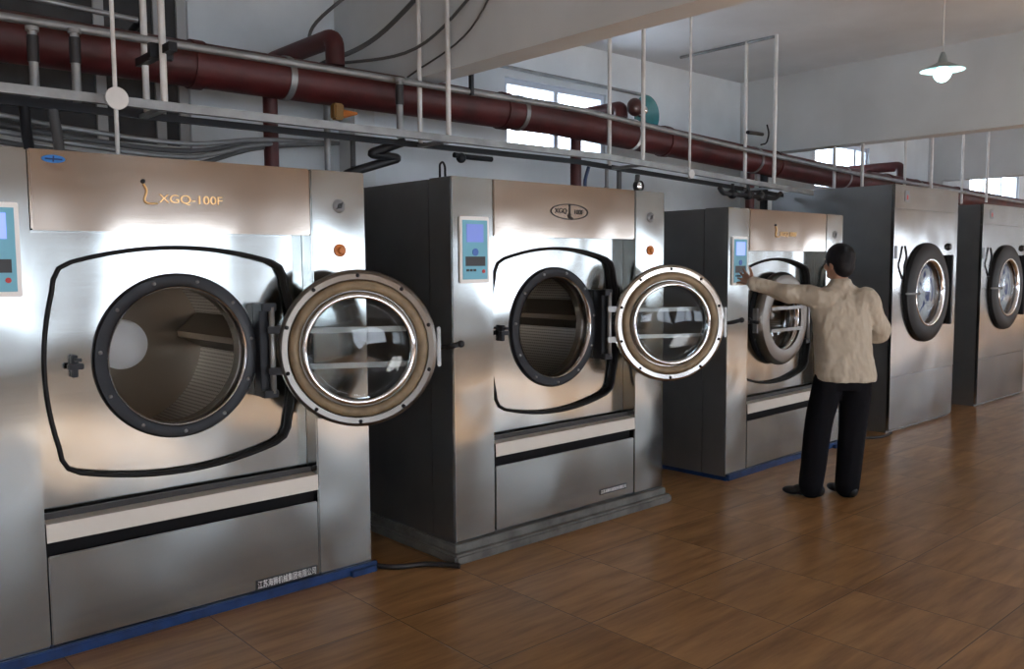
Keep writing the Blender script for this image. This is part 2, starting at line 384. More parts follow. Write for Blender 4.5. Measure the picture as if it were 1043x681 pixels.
def door(root, pivot, ang, ring_m, seal_m, label, inner_chrome=CHROME, open_=True):
    """porthole door: local frame origin at the hinge axis, +x to the door centre, -y is the OUTER side when closed"""
    h = bpy.data.objects.new('porthole_door', None)
    R_ = .370; cx = .375
    bm = new()
    # flange ring, closed solid of revolution; profile (radius, y): outer side y<0
    prof = [(.245, -.045), (.30, -.055), (.345, -.045), (.366, -.02), (.370, .0), (.364, .022), (.350, .030), (.325, .026), (.322, .012), (.25, .012)]
    lathe(bm, prof, (cx, 0, 0), 'y', 72, 0, closed=True)
    d = link('porthole_door', bm, ring_m, root, 35); d['label'] = label
    d.location = pivot; d.rotation_euler = (0, 0, ang)
    bm = new(); lathe(bm, [(.322, .020), (.312, .040), (.292, .044), (.276, .034), (.272, .014), (.32, .013)], (cx, 0, 0), 'y', 72, 0, closed=True)
    link('door_seal', bm, seal_m, d, True)
    bm = new(); lathe(bm, [(.268, .014), (.262, .050), (.246, .060), (.236, .050), (.236, -.02), (.262, -.03)], (cx, 0, 0), 'y', 72, 0, closed=True)
    link('window_rim', bm, inner_chrome, d, True)
    bm = new(); lathe(bm, [(.001, .062), (.12, .058), (.20, .046), (.238, .030), (.238, .022), (.20, .038), (.12, .050), (.001, .054)], (cx, 0, 0), 'y', 48, 0)
    link('door_glass', bm, GLASS, d, True)
    for z in (.085, -.085):
        bm = new(); box(bm, (cx-.245, -.062, z-.013), (cx+.245, -.050, z+.013), .003); link('guard_bar', bm, GALV, d)
    bm = new()
    for k in range(10):
        a = 2*PI*(k+.5)/10; p = (cx+math.cos(a)*.342, .030, math.sin(a)*.342); lathe(bm, [(.0005, .006), (.008, .004), (.010, -.002)], p, 'y', 10)
    link('rim_bolts', bm, DARKM, d, True)['kind'] = 'stuff'
    # latch handle at the far edge
    bm = new(); box(bm, (cx+.366, -.02, -.095), (cx+.384, .02, .095), .004); link('latch_plate', bm, GALV, d)
    bm = new(); tube(bm, [(cx+.38, 0, -.005), (cx+.45, 0, -.005)], .011, 10); tube(bm, bend([(cx+.41, -.05, -.01), (cx+.41, .02, -.005), (cx+.475, .035, .012)], .03), .013, 10)
    sphere(bm, (cx+.478, .035, .012), .018, 12); link('latch_handle', bm, DARKM, d, True)
    # hinge arms
    for z in (.095, -.095):
        bm = new(); box(bm, (-.035, -.018, z-.017), (.03, .012, z+.017), .004); link('hinge_arm', bm, GALV if not ring_m == RING else DARKM, d)
    for q in [d]+list(d.children):      # the seal side faces the drum when the door is shut
        q.data.transform(Matrix.Diagonal((1, -1, 1, 1))); q.data.flip_normals()
    return d

def washer(loc, rz, label, door_ang, base, ring_m, seal_m, screen, door_label, logo, base_label=None, badge=True):
    r = tag(empty('washing_machine', loc, rz), label, 'washing machine', 'industrial washing machines')
    Wd = 1.755; D = 1.30
    zb = 0.0
    # rear cabinet as a hollow shell
    bm = new(); t = .012
    box(bm, (.004, .205, 0), (.004+t, D, HZ-.004)); box(bm, (Wd-.004-t, .205, 0), (Wd-.004, D, HZ-.004))
    box(bm, (.016, .205, HZ-.004-t), (Wd-.016, D, HZ-.004)); box(bm, (.016, D-t, 0), (Wd-.016, D, HZ-.016)); box(bm, (.016, .205, 0), (Wd-.016, D-t, .02))
    link('rear_cabinet', bm, STEEL_S, r)
    bm = new(); box(bm, (0, 0, 0), (.283, .2, HZ), .006); o = link('left_column', bm, [STEEL, STEEL_S], r)
    for p in o.data.polygons:
        if p.normal.x < -.9: p.material_index = 1
    bm = new(); box(bm, (1.463, 0, 0), (Wd, .2, HZ), .006); o = link('right_column', bm, STEEL, r)
    bm = new(); box(bm, (.287, .0, 1.635), (1.459, .2, HZ), .006); link('header_panel', bm, STEEL_W, r)
    # recessed front panel with the porthole
    bm = new(); rect = [(.285, .47), (1.461, .47), (1.461, 1.637), (.285, 1.637)]
    ol = [(x+DC[0], z+DC[1]-.02) for x, z in outline_pts()]
    A, B = plate_with_hole(bm, rect, DC, .318, REC, n=160)
    for v in A:       # push the inner edge out to the barrel outline
        a = math.atan2(v.co.z-DC[1], v.co.x-DC[0]); dx, dz = math.cos(a), math.sin(a); best = .5
        for (xa_, za_), (xb_, zb_) in zip(ol, ol[1:]+ol[:1]):
            ex, ez = xb_-xa_, zb_-za_; den = dx*ez-dz*ex
            if abs(den) < 1e-9: continue
            t_ = ((xa_-DC[0])*ez-(za_-DC[1])*ex)/den; u_ = ((xa_-DC[0])*dz-(za_-DC[1])*dx)/den
            if t_ > 0 and -1e-6 <= u_ <= 1+1e-6: best = t_
        v.co.x = DC[0]+dx*best; v.co.z = DC[1]+dz*best
    link('front_panel', bm, STEEL, r)
    DISH = REC+.035
    bm = new(); plate_with_hole(bm, [(DC[0]+(x-DC[0])*1.01, DC[1]+(z-DC[1])*1.01) for x, z in ol], DC, .318, DISH, n=120); link('door_surround', bm, STEEL, r)
    bm = new(); qa = [bm.verts.new((x, REC-.002, z)) for x, z in ol]; qb = [bm.verts.new((DC[0]+(x-DC[0])*.985, DISH-.001, DC[1]+(z-DC[1])*.985)) for x, z in ol]
    for i in range(len(ol)):
        j = (i+1) % len(ol); bm.faces.new((qa[i], qa[j], qb[j], qb[i]))
    link('surround_wall', bm, RUBBER, r, 30)
    # black trim tube that follows the outline
    bm = new(); pts = [(x, REC-.002, z) for x, z in ol]; 
    P = [Vector(p) for p in pts]; n = len(P); rings = []
    for i in range(n):
        dv = (P[(i+1) % n]-P[i-1]).normalized(); s = Vector((0, -1, 0)); tt = dv.cross(s).normalized()
        rings.append([bm.verts.new(P[i]+s*math.cos(2*PI*k/10)*.010+tt*math.sin(2*PI*k/10)*.0095) for k in range(10)])
    for i in range(n):
        a, b = rings[i], rings[(i+1) % n]
        for k in range(10): bm.faces.new((a[k], a[(k+1) % 10], b[(k+1) % 10], b[k]))
    bmesh.ops.recalc_face_normals(bm, faces=bm.faces); link('surround_trim', bm, RUBBER, r, True)
    # porthole ring
    bm = new(); yy = DISH
    lathe(bm, [(.302, yy+.01), (.302, yy-.018), (.312, yy-.024), (.352, yy-.020), (.360, yy-.008), (.360, yy+.002)], (DC[0], 0, DC[1]), 'y', 72)
    bmesh.ops.recalc_face_normals(bm, faces=bm.faces)
    pr_ = link('porthole_ring', bm, DARKM, r, 40)
    bm = new(); lathe(bm, [(.302, yy-.016), (.302, yy+.10), (.296, yy+.10), (.296, yy-.019), (.302, yy-.022)], (DC[0], 0, DC[1]), 'y', 72); link('ring_lip', bm, CHROME, pr_, True)
    bm = new()
    for k in range(11):
        a = 2*PI*(k+.3)/11; lathe(bm, [(.0005, -.008), (.007, -.006), (.009, .002)], (DC[0]+math.cos(a)*.332, yy-.022, DC[1]+math.sin(a)*.332), 'y', 10)
    link('ring_bolts', bm, GALV, pr_, True)['kind'] = 'stuff'
    # drum
    bm = new(); y0 = REC+.09; n = 72; L = .76; rr = .43; uvl = bm.loops.layers.uv.new('UVMap')
    prof = [(.31, y0, 0), (rr-.02, y0+.01, .12), (rr, y0+.04, .16), (rr, y0+.25, .40), (rr, y0+.5, .65), (rr, y0+L, .93)]
    rings = [[bm.verts.new((DC[0]+math.cos(2*PI*k/n)*q[0], q[1], DC[1]+math.sin(2*PI*k/n)*q[0])) for k in range(n)] for q in prof]
    for i in range(len(prof)-1):
        for k in range(n):
            f = bm.faces.new((rings[i][k], rings[i+1][k], rings[i+1][(k+1) % n], rings[i][(k+1) % n]))
            us = (k, k, k+1, k+1); vs = (prof[i][2], prof[i+1][2], prof[i+1][2], prof[i][2])
            for lp, u, v in zip(f.loops, us, vs): lp[uvl].uv = (u/n*2*PI*rr, v)
    dr = link('drum', bm, DRUM, r, True)
    bm = new(); lathe(bm, [(rr, y0+L), (.30, y0+L-.01), (.15, y0+L-.06), (.001, y0+L-.07)], (DC[0], 0, DC[1]), 'y', 60); link('drum_back', bm, DRUMB, dr, True)
    bm = new(); lathe(bm, [(.125, y0+L-.065), (.12, y0+L-.085), (.001, y0+L-.090)], (DC[0], 0, DC[1]), 'y', 40); link('drum_hub', bm, WHITEI, dr, True)
    for k in range(3):
        a = .12+k*2*PI/3; bm = new(); q = []
        for y in (y0+.05, y0+L-.02):
            q.append([bm.verts.new((DC[0]+math.cos(a+da)*ra, y, DC[1]+math.sin(a+da)*ra)) for da, ra in ((-.22, rr-.003), (-.05, rr-.13), (.05, rr-.13), (.22, rr-.003))])
        for i in range(4): bm.faces.new((q[0][i], q[0][(i+1) % 4], q[1][(i+1) % 4], q[1][i]))
        bm.faces.new(q[0]); bm.faces.new(q[1][::-1]); bmesh.ops.recalc_face_normals(bm, faces=bm.faces); link('drum_lifter', bm, DRUMB, dr)
    # ledge, fascia band, dark slot, lower panel
    bm = new()
    vs = [bm.verts.new(p) for p in ((.285, REC, .510), (1.461, REC, .510), (1.461, -.004, .50), (.285, -.004, .50), (.285, -.004, .492), (1.461, -.004, .492), (1.461, -.0065, .428), (.285, -.0065, .428))]
    bm.faces.new((vs[0], vs[3], vs[2], vs[1])); bm.faces.new((vs[3], vs[4], vs[5], vs[2])); bm.faces.new((vs[4], vs[7], vs[6], vs[5]))
    bm.normal_update(); link('sloping_ledge', bm, mat('ledge_reflection_tint', (.60, .56, .50), .5, .45), r)  # pale tan base colour stands in for the reflected panel above
    link('vent_slot', box(new(), (.287, .035, .36), (1.459, .05, .44)), mat('slot_black', (.006, .006, .007), .8, 0, .2), r)
    bm = new(); box(bm, (.288, 0, .012), (1.458, .02, .372), .004); lp = link('lower_panel', bm, STEEL, r)
    link('backing_plate', box(new(), (.285, .055, .0), (1.461, .07, .53)), BLK, r)
    # closing strips between the columns behind the recess
    control_panel(r, None, screen, 'pale framed panel with a blue screen')
    # badges on the right column
    bm = new(); lathe(bm, [(.0005, -.010), (.016, -.010), (.030, -.006), (.033, .0)], (1.61, 0, 1.775), 'y', 28); b1 = link('round_badge', bm, PEARL, r, True)
    bm = new(); lathe(bm, [(.006, -.0115), (.012, -.0115), (.012, -.0095), (.006, -.0095)], (1.61, 0, 1.775), 'y', 20, closed=True); tube(bm, [(1.592, -.010, 1.760), (1.628, -.010, 1.792)], .003, 6); link('badge_emblem', bm, DARKM, b1)
    bm = new(); lathe(bm, [(.0005, -.022), (.014, -.022), (.018, -.010), (.030, -.008), (.031, .0)], (1.61, 0, 1.565), 'y', 28); link('stop_knob', bm, ORANGE, r, 40)['label'] = 'orange round stop knob'
    # latch catch on the left of the ring
    bm = new(); cx, cz = .445, DC[1]-.01
    box(bm, (cx-.012, yy-.028, cz-.045), (cx+.012, yy, cz+.045), .003); box(bm, (cx-.03, yy-.045, cz-.012), (cx+.03, yy-.020, cz+.012), .003); box(bm, (cx-.005, yy-.055, cz+.02), (cx+.02, yy-.028, cz+.034), .002)
    link('latch_catch', bm, DARKM, r)
    # hinge bracket
    bm = new(); hx = 1.262
    box(bm, (hx-.040, yy-(.07 if door_ang != PI else .02), DC[1]-.215), (hx+.035, yy, DC[1]+.215), .003); hb = link('hinge_bracket', bm, DARKM, r)
    bm = new(); tube(bm, [(hx+.01, yy-.090, DC[1]-.20), (hx+.01, yy-.090, DC[1]+.20)], .014, 12); link('hinge_pin', bm, GALV, hb, True)
    for z in (-.20, .20):
        bm = new(); box(bm, (hx-.042, yy-.102, DC[1]+z-.018), (hx+.03, yy-.06, DC[1]+z+.018), .004); link('hinge_block', bm, DARKM, hb)
    dd = door(r, (hx+.02, REC-.072 if door_ang != PI else REC-.012, DC[1]), door_ang, ring_m, seal_m, door_label)
    if door_ang == PI:      # closed: show the outer side and pull handle
        pass
    # base
    if base == 'blue':
        bm = new(); box(bm, (.02, -.022, -loc[2]), (Wd+.02, .0, -loc[2]+.045), .004); box(bm, (.01, .0, -loc[2]), (Wd-.01, D-.02, -.001))
        link('base_frame', bm, BLUEP, r)['label'] = 'blue painted base frame'
        bm = new(); box(bm, (Wd-.14, -.05, -loc[2]), (Wd+.0, -.022, -loc[2]+.03), .003); link('base_foot', bm, BLUEP, r)
    return r, lp

DO1, DO2 = -math.radians(30), -math.radians(30)
m1, lp1 = washer((.579, 3.774, .034), 0, 'large steel washing machine nearest on the left, porthole door open on an empty drum', DO1, 'blue', RING, TANR, SCREEN,
                 'dull steel ring door with tan seal, open', 'gold')
m2, lp2 = washer((2.78, 3.56, .095), 0, 'steel washing machine on a stained concrete plinth, bright ring door open, oval badge on header', DO2, None, RING2, TANR, DSCREEN,
                 'bright steel ring door, open', 'oval')
m3, lp3 = washer((5.26, 3.565, .03), math.radians(1.6), 'steel washing machine the man is touching, porthole door closed', PI-.0, 'blue', RING, TANR, SCREEN,
                 'closed steel ring door', 'gold')
m1.scale = (1.034,)*3
def model_text(root, x0, x1, z, s):
    t = text_mesh('model_lettering', 'XGQ-100F', s, GOLD, root, ((x0+x1)/2, -.003, z))
    xs = [v.co.x for v in t.data.vertices]; k = (x1-x0)/(max(xs)-min(xs)); mid = (max(xs)+min(xs))/2
    for v in t.data.vertices: v.co.x = (v.co.x-mid)*k
    bm = new(); e0 = x0-.052
    tube(bm, smooth_curve([(e0-.008, -.004, z+.058), (e0+.004, -.004, z+.030), (e0-.006, -.004, z-.006), (e0+.008, -.004, z-.020), (e0+.045, -.004, z-.020)]), .0042, 8)
    e = link('maker_emblem', bm, GOLD, root, True)
    bm = new(); sphere(bm, (e0-.009, -.004, z+.068), .009, 12, sc=(1, .4, 1)); link('emblem_dot', bm, DARKM, e, True)
model_text(m1, .765, 1.035, 1.772, .050); model_text(m3, .71, .97, 1.762, .050)
# oval badge of the middle machine
bm = new(); N = 48
def oval(bm, cx, cz, a, b, w, y0, y1):
    R1 = [[bm.verts.new((cx+math.cos(2*PI*k/N)*(a-d), y, cz+math.sin(2*PI*k/N)*(b-d))) for k in range(N)] for d, y in ((0, y1), (0, y0), (w, y0), (w, y1))]
    for A_, B_ in zip(R1, R1[1:]):
        for k in range(N): bm.faces.new((A_[k], A_[(k+1) % N], B_[(k+1) % N], B_[k]))
oval(bm, .872, 1.785, .155, .046, .006, -.004, .0); ob = link('oval_badge', bm, INK, m2)
text_mesh('badge_lettering', 'XGQ', .040, INK, ob, (.800, -.002, 1.787), depth=.001, sx=1.1)
text_mesh('badge_lettering', '100F', .038, INK, ob, (.947, -.002, 1.784), depth=.001, sx=1.1)
bm = new(); tube(bm, [(.872, -.003, 1.82), (.872, -.003, 1.768)], .0035, 6); tube(bm, smooth_curve([(.872, -.003, 1.772), (.868, -.003, 1.758), (.880, -.003, 1.75), (.892, -.003, 1.745)]), .008, 8); sphere(bm, (.872, -.003, 1.822), .007, 10, sc=(1, .4, 1)); link('badge_emblem', bm, INK, ob)
# maker's plate with white characters
def plate(root, x0, x1, z0, z1, s, full=True):
    p = link('nameplate', box(new(), (x0, -.004, z0), (x1, 0, z1), .001), INK, root)
    t = text_mesh('nameplate_lettering', '江苏海狮机械集团有限公司', s, WHITEI, p, ((x0+x1)/2, -.0045, (z0+z1)/2+.001), depth=.0006)
    xs = [v.co.x for v in t.data.vertices]; k = (x1-x0-.014)/(max(xs)-min(xs)); mid = (max(xs)+min(xs))/2
    for v in t.data.vertices: v.co.x = (v.co.x-mid)*k
    zs = [v.co.y for v in t.data.vertices]; k = (z1-z0-.010)/(max(zs)-min(zs)); mid = (max(zs)+min(zs))/2
    for v in t.data.vertices: v.co.y = (v.co.y-mid)*k
plate(m1, 1.135, 1.445, .016, .062, .03); plate(m2, 1.135, 1.385, .055, .088, .022)
# blue oval sticker on the first header
bm = new(); disc(bm, (0, 0, 0), .042, 0, n=36, h=.002); bmesh.ops.scale(bm, vec=(1, 1, .36), verts=bm.verts); bmesh.ops.recalc_face_normals(bm, faces=bm.faces)
st = link('oval_sticker', bm, mat('sticker_blue', (.05, .20, .52), .6, 0, .2), m1, loc=(.375, -.0025, 1.905))
bm = new(); tube(bm, [(-.030, -.001, 0), (.030, -.001, -.001)], .0035, 6); tube(bm, [(0, -.001, .011), (-.002, -.001, -.011)], .003, 6); link('sticker_emblem', bm, mat('sticker_navy', (.01, .03, .12), .6), st)

# extra small fittings
bm = new(); tube(bm, bend([(0.02, .12, HZ-.002), (.02, .12, HZ+.07), (.04, .12, HZ+.085), (.055, .12, HZ+.06), (.055, .12, HZ-.002)], .02), .006, 8); link('lifting_eye', bm, DARKM, m2, True)

# concrete plinth under the middle machine
bm = new(); box(bm, (2.73, 3.49, 0), (4.55, 4.92, .055), .012); box(bm, (2.76, 3.53, .05), (4.53, 4.90, .094), .006)
tag(link('machine_plinth', bm, CONC), 'low stained concrete plinth under the second washing machine', 'plinth')
bm = new(); tube(bm, [(3.80, 3.50, .105), (3.80, 3.54, .105)], .02, 12); sphere(bm, (3.80, 3.50, .105), .022, 12)
bm.free()

# ---------------------------------------------------------------- tumble dryers
LOAD = mat('white_blue_cloth', (.5, .5, .5), .5, bump=(9, 1.0, .05))
nt_ = LOAD.node_tree; v_ = nt_.nodes.new('ShaderNodeTexNoise'); v_.inputs['Scale'].default_value = 5.5; v_.inputs['Distortion'].default_value = 1.5
c_ = nt_.nodes.new('ShaderNodeValToRGB'); e_ = c_.color_ramp.elements; e_[0].position = .36; e_[0].color = (.02, .07, .30, 1); e_[1].position = .47; e_[1].color = (.62, .70, .78, 1)
t_ = nt_.nodes.new('ShaderNodeTexCoord'); nt_.links.new(t_.outputs['Object'], v_.inputs['Vector']); nt_.links.new(v_.outputs[0], c_.inputs[0]); nt_.links.new(c_.outputs[0], nt_.nodes['Principled BSDF'].inputs['Base Color'])
DRUBBER = mat('matt_black_rim', (.010, .011, .012), .5, 0, .35)
def dryer(loc, label, Hh, rz=0):
    r = tag(empty('tumble_dryer', loc, rz), label, 'dryer', 'tall tumble dryers')
    Wd = 1.42; D = 1.25; c = (.70, 1.28-loc[2]*0)
    link('side_cabinet', box(new(), (.004, .03, 0), (Wd-.004, D, Hh-.003)), STEEL_S, r)
    bm = new(); zt = Hh-.22
    rect = [(0, .52), (Wd, .52), (Wd, zt), (0, zt)]
    A, B = plate_with_hole(bm, rect, c, .30, 0)
    for i in range(len(B)):
        j = (i+1) % len(B); a_, b_ = B[i].co, B[j].co; bm.faces.new((B[i], B[j], bm.verts.new((b_.x, .029, b_.z)), bm.verts.new((a_.x, .029, a_.z))))
    link('door_panel', bm, STEEL_D, r)
    link('top_panel', box(new(), (0, 0, zt+.003), (Wd, .03, Hh), .004), STEEL_D, r)
    link('lower_panel', box(new(), (0, 0, .02), (Wd, .03, .517), .004), STEEL_D, r)
    bm = new(); lathe(bm, [(.315, -.02), (.322, -.050), (.34, -.058), (.44, -.050), (.468, -.034), (.475, -.015), (.475, .0), (.34, .0)], (c[0], 0, c[1]), 'y', 72, closed=True); bmesh.ops.recalc_face_normals(bm, faces=bm.faces)
    d = link('porthole_door', bm, DRUBBER, r, 40); d['label'] = 'black rimmed round door'
    bm = new(); lathe(bm, [(.285, -.030), (.300, -.050), (.322, -.058), (.326, -.045), (.31, -.02), (.285, -.02)], (c[0], 0, c[1]), 'y', 60, closed=True); bmesh.ops.recalc_face_normals(bm, faces=bm.faces); link('window_rim', bm, CHROME, d, True)
    bm = new(); lathe(bm, [(.001, -.045), (.15, -.040), (.29, -.028), (.29, -.020), (.15, -.03), (.001, -.036)], (c[0], 0, c[1]), 'y', 48); link('door_glass', bm, GLASS, d, True)
    bm = new(); lathe(bm, [(.34, .031), (.34, .5), (.001, .5)], (c[0], 0, c[1]), 'y', 48); 
    bm.free()
    bm = new(); lathe(bm, [(.001, -.012), (.12, -.006), (.22, .008), (.29, .0295)], (c[0], 0, c[1]), 'y', 48); link('drum_load', bm, LOAD, r, True)['label'] = 'white and blue cloth behind the glass'
    bm = new(); tube(bm, [(c[0]-.48, -.03, c[1]), (c[0]-.34, -.085, c[1])], .010, 10); sphere(bm, (c[0]-.34, -.085, c[1]), .016, 10); link('door_latch', bm, GALV, r, True)
    bm = new(); box(bm, (c[0]+.485, -.05, c[1]-.33), (c[0]+.53, 0, c[1]+.36), .006); link('door_hinge', bm, DARKM, r)
    bm = new(); lathe(bm, [(.0005, -.03), (.028, -.028), (.035, -.01), (.04, 0)], (c[0]+.50, 0, c[1]+.44), 'y', 24); link('control_knob', bm, BLK, r, 40)
    bm = new(); tube(bm, bend([(.20, -.012, 1.72), (.205, -.03, 1.62), (.16, -.03, 1.54), (.21, -.012, 1.42)], .03), .011, 8); link('door_handle', bm, DARKM, r, True)
    bm = new(); box(bm, (.02, -.006, 1.60), (.07, 0, 1.72), .002); link('switch_plate', bm, PEARL, r)
    bm = new(); box(bm, (.20, -.003, Hh-.15), (.29, 0, Hh-.05), .001); s = link('notice_sticker', bm, PEARL, r)
    bm = new(); box(bm, (.235, -.005, Hh-.13), (.26, -.003, Hh-.09)); link('sticker_mark', bm, REDB, s)
    return r
dryer((7.835, 3.55, 0), 'tall steel tumble dryer just beyond the man, black ringed round door', 2.275)
dryer((9.98, 3.57, 0), 'far tall steel tumble dryer at the right edge, past the other dryer', 2.185)

# ---------------------------------------------------------------- pipes and rack
def zdrop(x): return 0 if x < 4.8 else -.040*(x-4.8) if x < 9 else -.168-.02*(x-9)
rack = tag(empty('pipe_rack', (3.3, 4.45, 2.34)), 'pale steel hanging rack of two channel rails running above the machines', 'rack')
def rk(name, bm, m_, smooth=False):
    o = link(name, bm, m_, rack, smooth); o.location = (-3.3, -4.45, -2.34); return o
def rail(y, z, h=.05, w=.045):
    bm = new(); xs = [-1.5, 4.8, 7.72]
    for a, b in zip(xs, xs[1:]):
        q = []
        for x in (a, b):
            zz = z+zdrop(x)
            q.append([bm.verts.new(p) for p in ((x, y, zz), (x, y, zz+h), (x, y+w, zz+h), (x, y+w, zz+h-.006), (x, y+.006, zz+h-.006), (x, y+.006, zz+.006), (x, y+w, zz+.006), (x, y+w, zz))])
        for i in range(8): bm.faces.new((q[0][i], q[0][(i+1) % 8], q[1][(i+1) % 8], q[1][i]))
        bm.faces.new(q[0]); bm.faces.new(q[1][::-1])
    bmesh.ops.recalc_face_normals(bm, faces=bm.faces); return bm
rk('channel_rail', rail(4.28, 2.330, .042, .035), GALV); rk('channel_rail', rail(4.60, 2.332, .034, .03), DARKM)
bays = [(-.15, -.15), (1.607, 1.63), (3.344, 3.35), (5.21, 5.17), (7.05, 7.05), (8.72, 8.72), (10.4, 10.4), (12.1, 12.1)]
for xf, xr in bays:
    zz = 2.36+zdrop(xf) if xf < 8 else 2.33
    for x, y in ((xf, 4.30), (xr, 4.605)):
        under = 3.2 < x < 3.6
        bm = new(); tube(bm, [(x, y, zz), (x, y, 2.785 if 8.6 < x < 8.86 else ZC)], .0165, 10); rk('hanger_rod', bm, WHITEP, 60)
    if xf > 8: continue
    bm = new(); box(bm, (xf-.02, 4.33, zz-.03), (xf+.02, 4.60, zz-.01)); rk('cross_tie', bm, GALV)
for xf in (7.05,):
    for x in (6.98, 7.1):
        pass
for y in (4.30, 4.60):
    bm = new(); tube(bm, [(7.05, y, ZC-.015), (7.05, y+.75, ZC-.015)], .014, 8); rk('ceiling_tie', bm, GALV)
bm = new(); box(bm, (1.60, 4.20, 2.60), (1.64, 4.66, 2.64)); box(bm, (1.56, 4.33, 2.585), (1.67, 4.37, 2.655)); rk('clamp_bar', bm, DARKM)

def pipe(name, pts, r, m_, label, cat, rad=.06, n=14, extra=None, group=None):
    bm = new(); tube(bm, bend(pts, rad) if rad else pts, r, n)
    if extra: extra(bm)
    return tag(link(name, bm, m_, None, 50), label, cat, group)
def zl(y, z, xs, k=1.0): return [(x, y, z+zdrop(x)*k) for x in xs]
def joints(bm):
    for x in (2.0, 4.3, 6.2, 8.0, 10.5, 12.6): tube(bm, [(x-.035, 4.88, 2.705+zdrop(x)), (x+.035, 4.88, 2.705+zdrop(x))], .135, 24)
p_ = pipe('steam_main_pipe', zl(4.88, 2.705, (-1.5, 4.8, 9, 16)), .125, REDP, 'thick dark red steam pipe running the whole length above the machines', 'pipe', 0, 28, joints)
for x in (.9, 2.55, 4.45, 5.75, 7.6, 9.4, 11.3):
    bm = new(); lathe(bm, [(.1265, -.02), (.131, -.02), (.131, .02), (.1265, .02)], (x, 4.88, 2.705+zdrop(x)), 'x', 28, closed=True); link('pipe_strap', bm, GALV if x != 5.75 else WHITEI, p_, 40)
pipe('rail_pipe', [(-1.5, 4.56, 2.715), (4.8, 4.56, 2.725), (7, 4.56, 2.61), (9, 4.56, 2.53), (15, 4.56, 2.42)], .021, GALV, 'thin galvanised pipe along the top front of the red steam pipe', 'pipe', 0, 12)
pipe('conduit_pipe', [(-.8, 4.86, 2.93), (1.25, 4.86, 2.905), (1.69, 4.86, 2.89)], .015, GALV, 'thin conduit ending above the steam pipe at upper left', 'conduit', 0, 10)
pipe('conduit_elbow_pipe', [(1.70, 4.86, 2.885), (1.72, 5.1, 2.86), (1.72, 5.55, 2.86)], .02, DARKM, 'short dark pipe stub running back to the wall, upper left', 'conduit', .04, 10)

# red branches off the main: from the wall, elbow, down into the main
def branch(x, label, lift=.30, r=.060, m_=REDP, dx=0.0):
    z = 2.705+zdrop(x)+lift
    return pipe('steam_branch_pipe', [(x+dx, YW-.01, z), (x, 4.88, z), (x, 4.88, 2.83+zdrop(x))], r, m_, label, 'pipe', .12, 16)
branch(2.90, 'red branch pipe elbow rising off the steam pipe, above the first machine')
branch(5.62, 'red branch pipe elbow beside the bright window', .20)
branch(10.9, 'dark red branch pipe elbow over the near dryer', .26)
def drop(x, y, z0, z1, r, m_, label, name='drop_pipe'):
    bm = new(); tube(bm, [(x, y, z0), (x, y, z1)], r, 14)
    lathe(bm, [(r, -.03), (r*1.35, -.03), (r*1.35, .03), (r, .03)], (x, y, (z0+z1)/2), 'z', 14, closed=True)
    return tag(link(name, bm, m_, None, 40), label, 'pipe')
drop(2.50, 4.98, 2.60, 0.0, .045, REDP, 'dark red vertical drop pipe behind the first machine, right part')
drop(5.13, 4.93, 2.62, 0.0, .045, REDP, 'dark red vertical drop pipe in front of the bright window')
drop(7.72, 4.98, 2.50, 0.0, .045, REDP, 'dark red vertical drop pipe left of the near dryer top')
drop(7.98, 4.98, 2.50, 0.0, .04, DARKM, 'black vertical drop pipe left of the near dryer top')
drop(2.93, 5.05, 2.62, 0.0, .022, GALV, 'thin grey drop pipe right of the red drop pipe')
drop(3.12, 5.05, 2.42, 0.0, .018, CABLE, 'thin black drop pipe beside the wall pier')
def wavy_hose(name, pts, r, m_, label, cat='hose'):
    return pipe(name, smooth_curve(pts), r, m_, label, cat, 0, 10)
# valve stems between the rails
def stem(x, y, z0, z1, label, m_=GALV):
    bm = new(); tube(bm, [(x, y, z0), (x, y, z1)], .021, 12, mi=0); tube(bm, [(x, y, z1-.16), (x, y, z1-.04)], .026, 12, mi=1)
    lathe(bm, [(.001, .012), (.03, .010), (.03, -.010), (.001, -.012)], (x, y, z1-.01), 'z', 14, mi=0)
    return tag(link('riser_pipe', bm, [m_, BLK], None, 40), label, 'pipe', 'riser pipes between the rails')
stem(1.27, 4.50, 2.36, 2.70, 'grey valve stem with black collar above the left rail')
stem(1.09, 4.50, 2.36, 2.68, 'slim grey stem at the far left between the rails')
stem(3.12, 4.50, 2.36, 2.72, 'grey stem between the rails right of the red elbow')
wavy_hose('drain_hose', [(1.19, 4.62, 2.33), (1.20, 4.60, 2.22), (1.20, 4.57, 2.10), (1.19, 4.52, 2.0)], .024, CABLE, 'black hose dropping onto the first machine, left of the round disc')
wavy_hose('drain_hose', [(1.07, 4.62, 2.33), (1.07, 4.6, 2.2), (1.08, 4.55, 2.0)], .024, DARKM, 'grey black hose near the far left top of the first machine')
# discs on thin rods
def tag_rod(x, y, zd, r, z1, label):
    e = tag(empty('marker_rod', (x, y, z1)), label, 'rod')
    bm = new(); tube(bm, [(0, 0, 0), (0, 0, ZC-z1)], .010, 8); link('rod', bm, WHITEP, e, 60)
    bm = new(); lathe(bm, [(.001, -.006), (r, -.006), (r, .006), (.001, .006)], (0, -.018, zd-z1), 'y', 28); o = link('round_disc', bm, WHITEP, e, 40)
    return e
tag_rod(1.335, 4.16, 2.335, .050, 2.03, 'thin white rod with a round white disc at the rail, left')
tag_rod(5.66, 4.20, 2.275, .036, 2.24, 'thin white rod with a small white disc at the rail, centre')
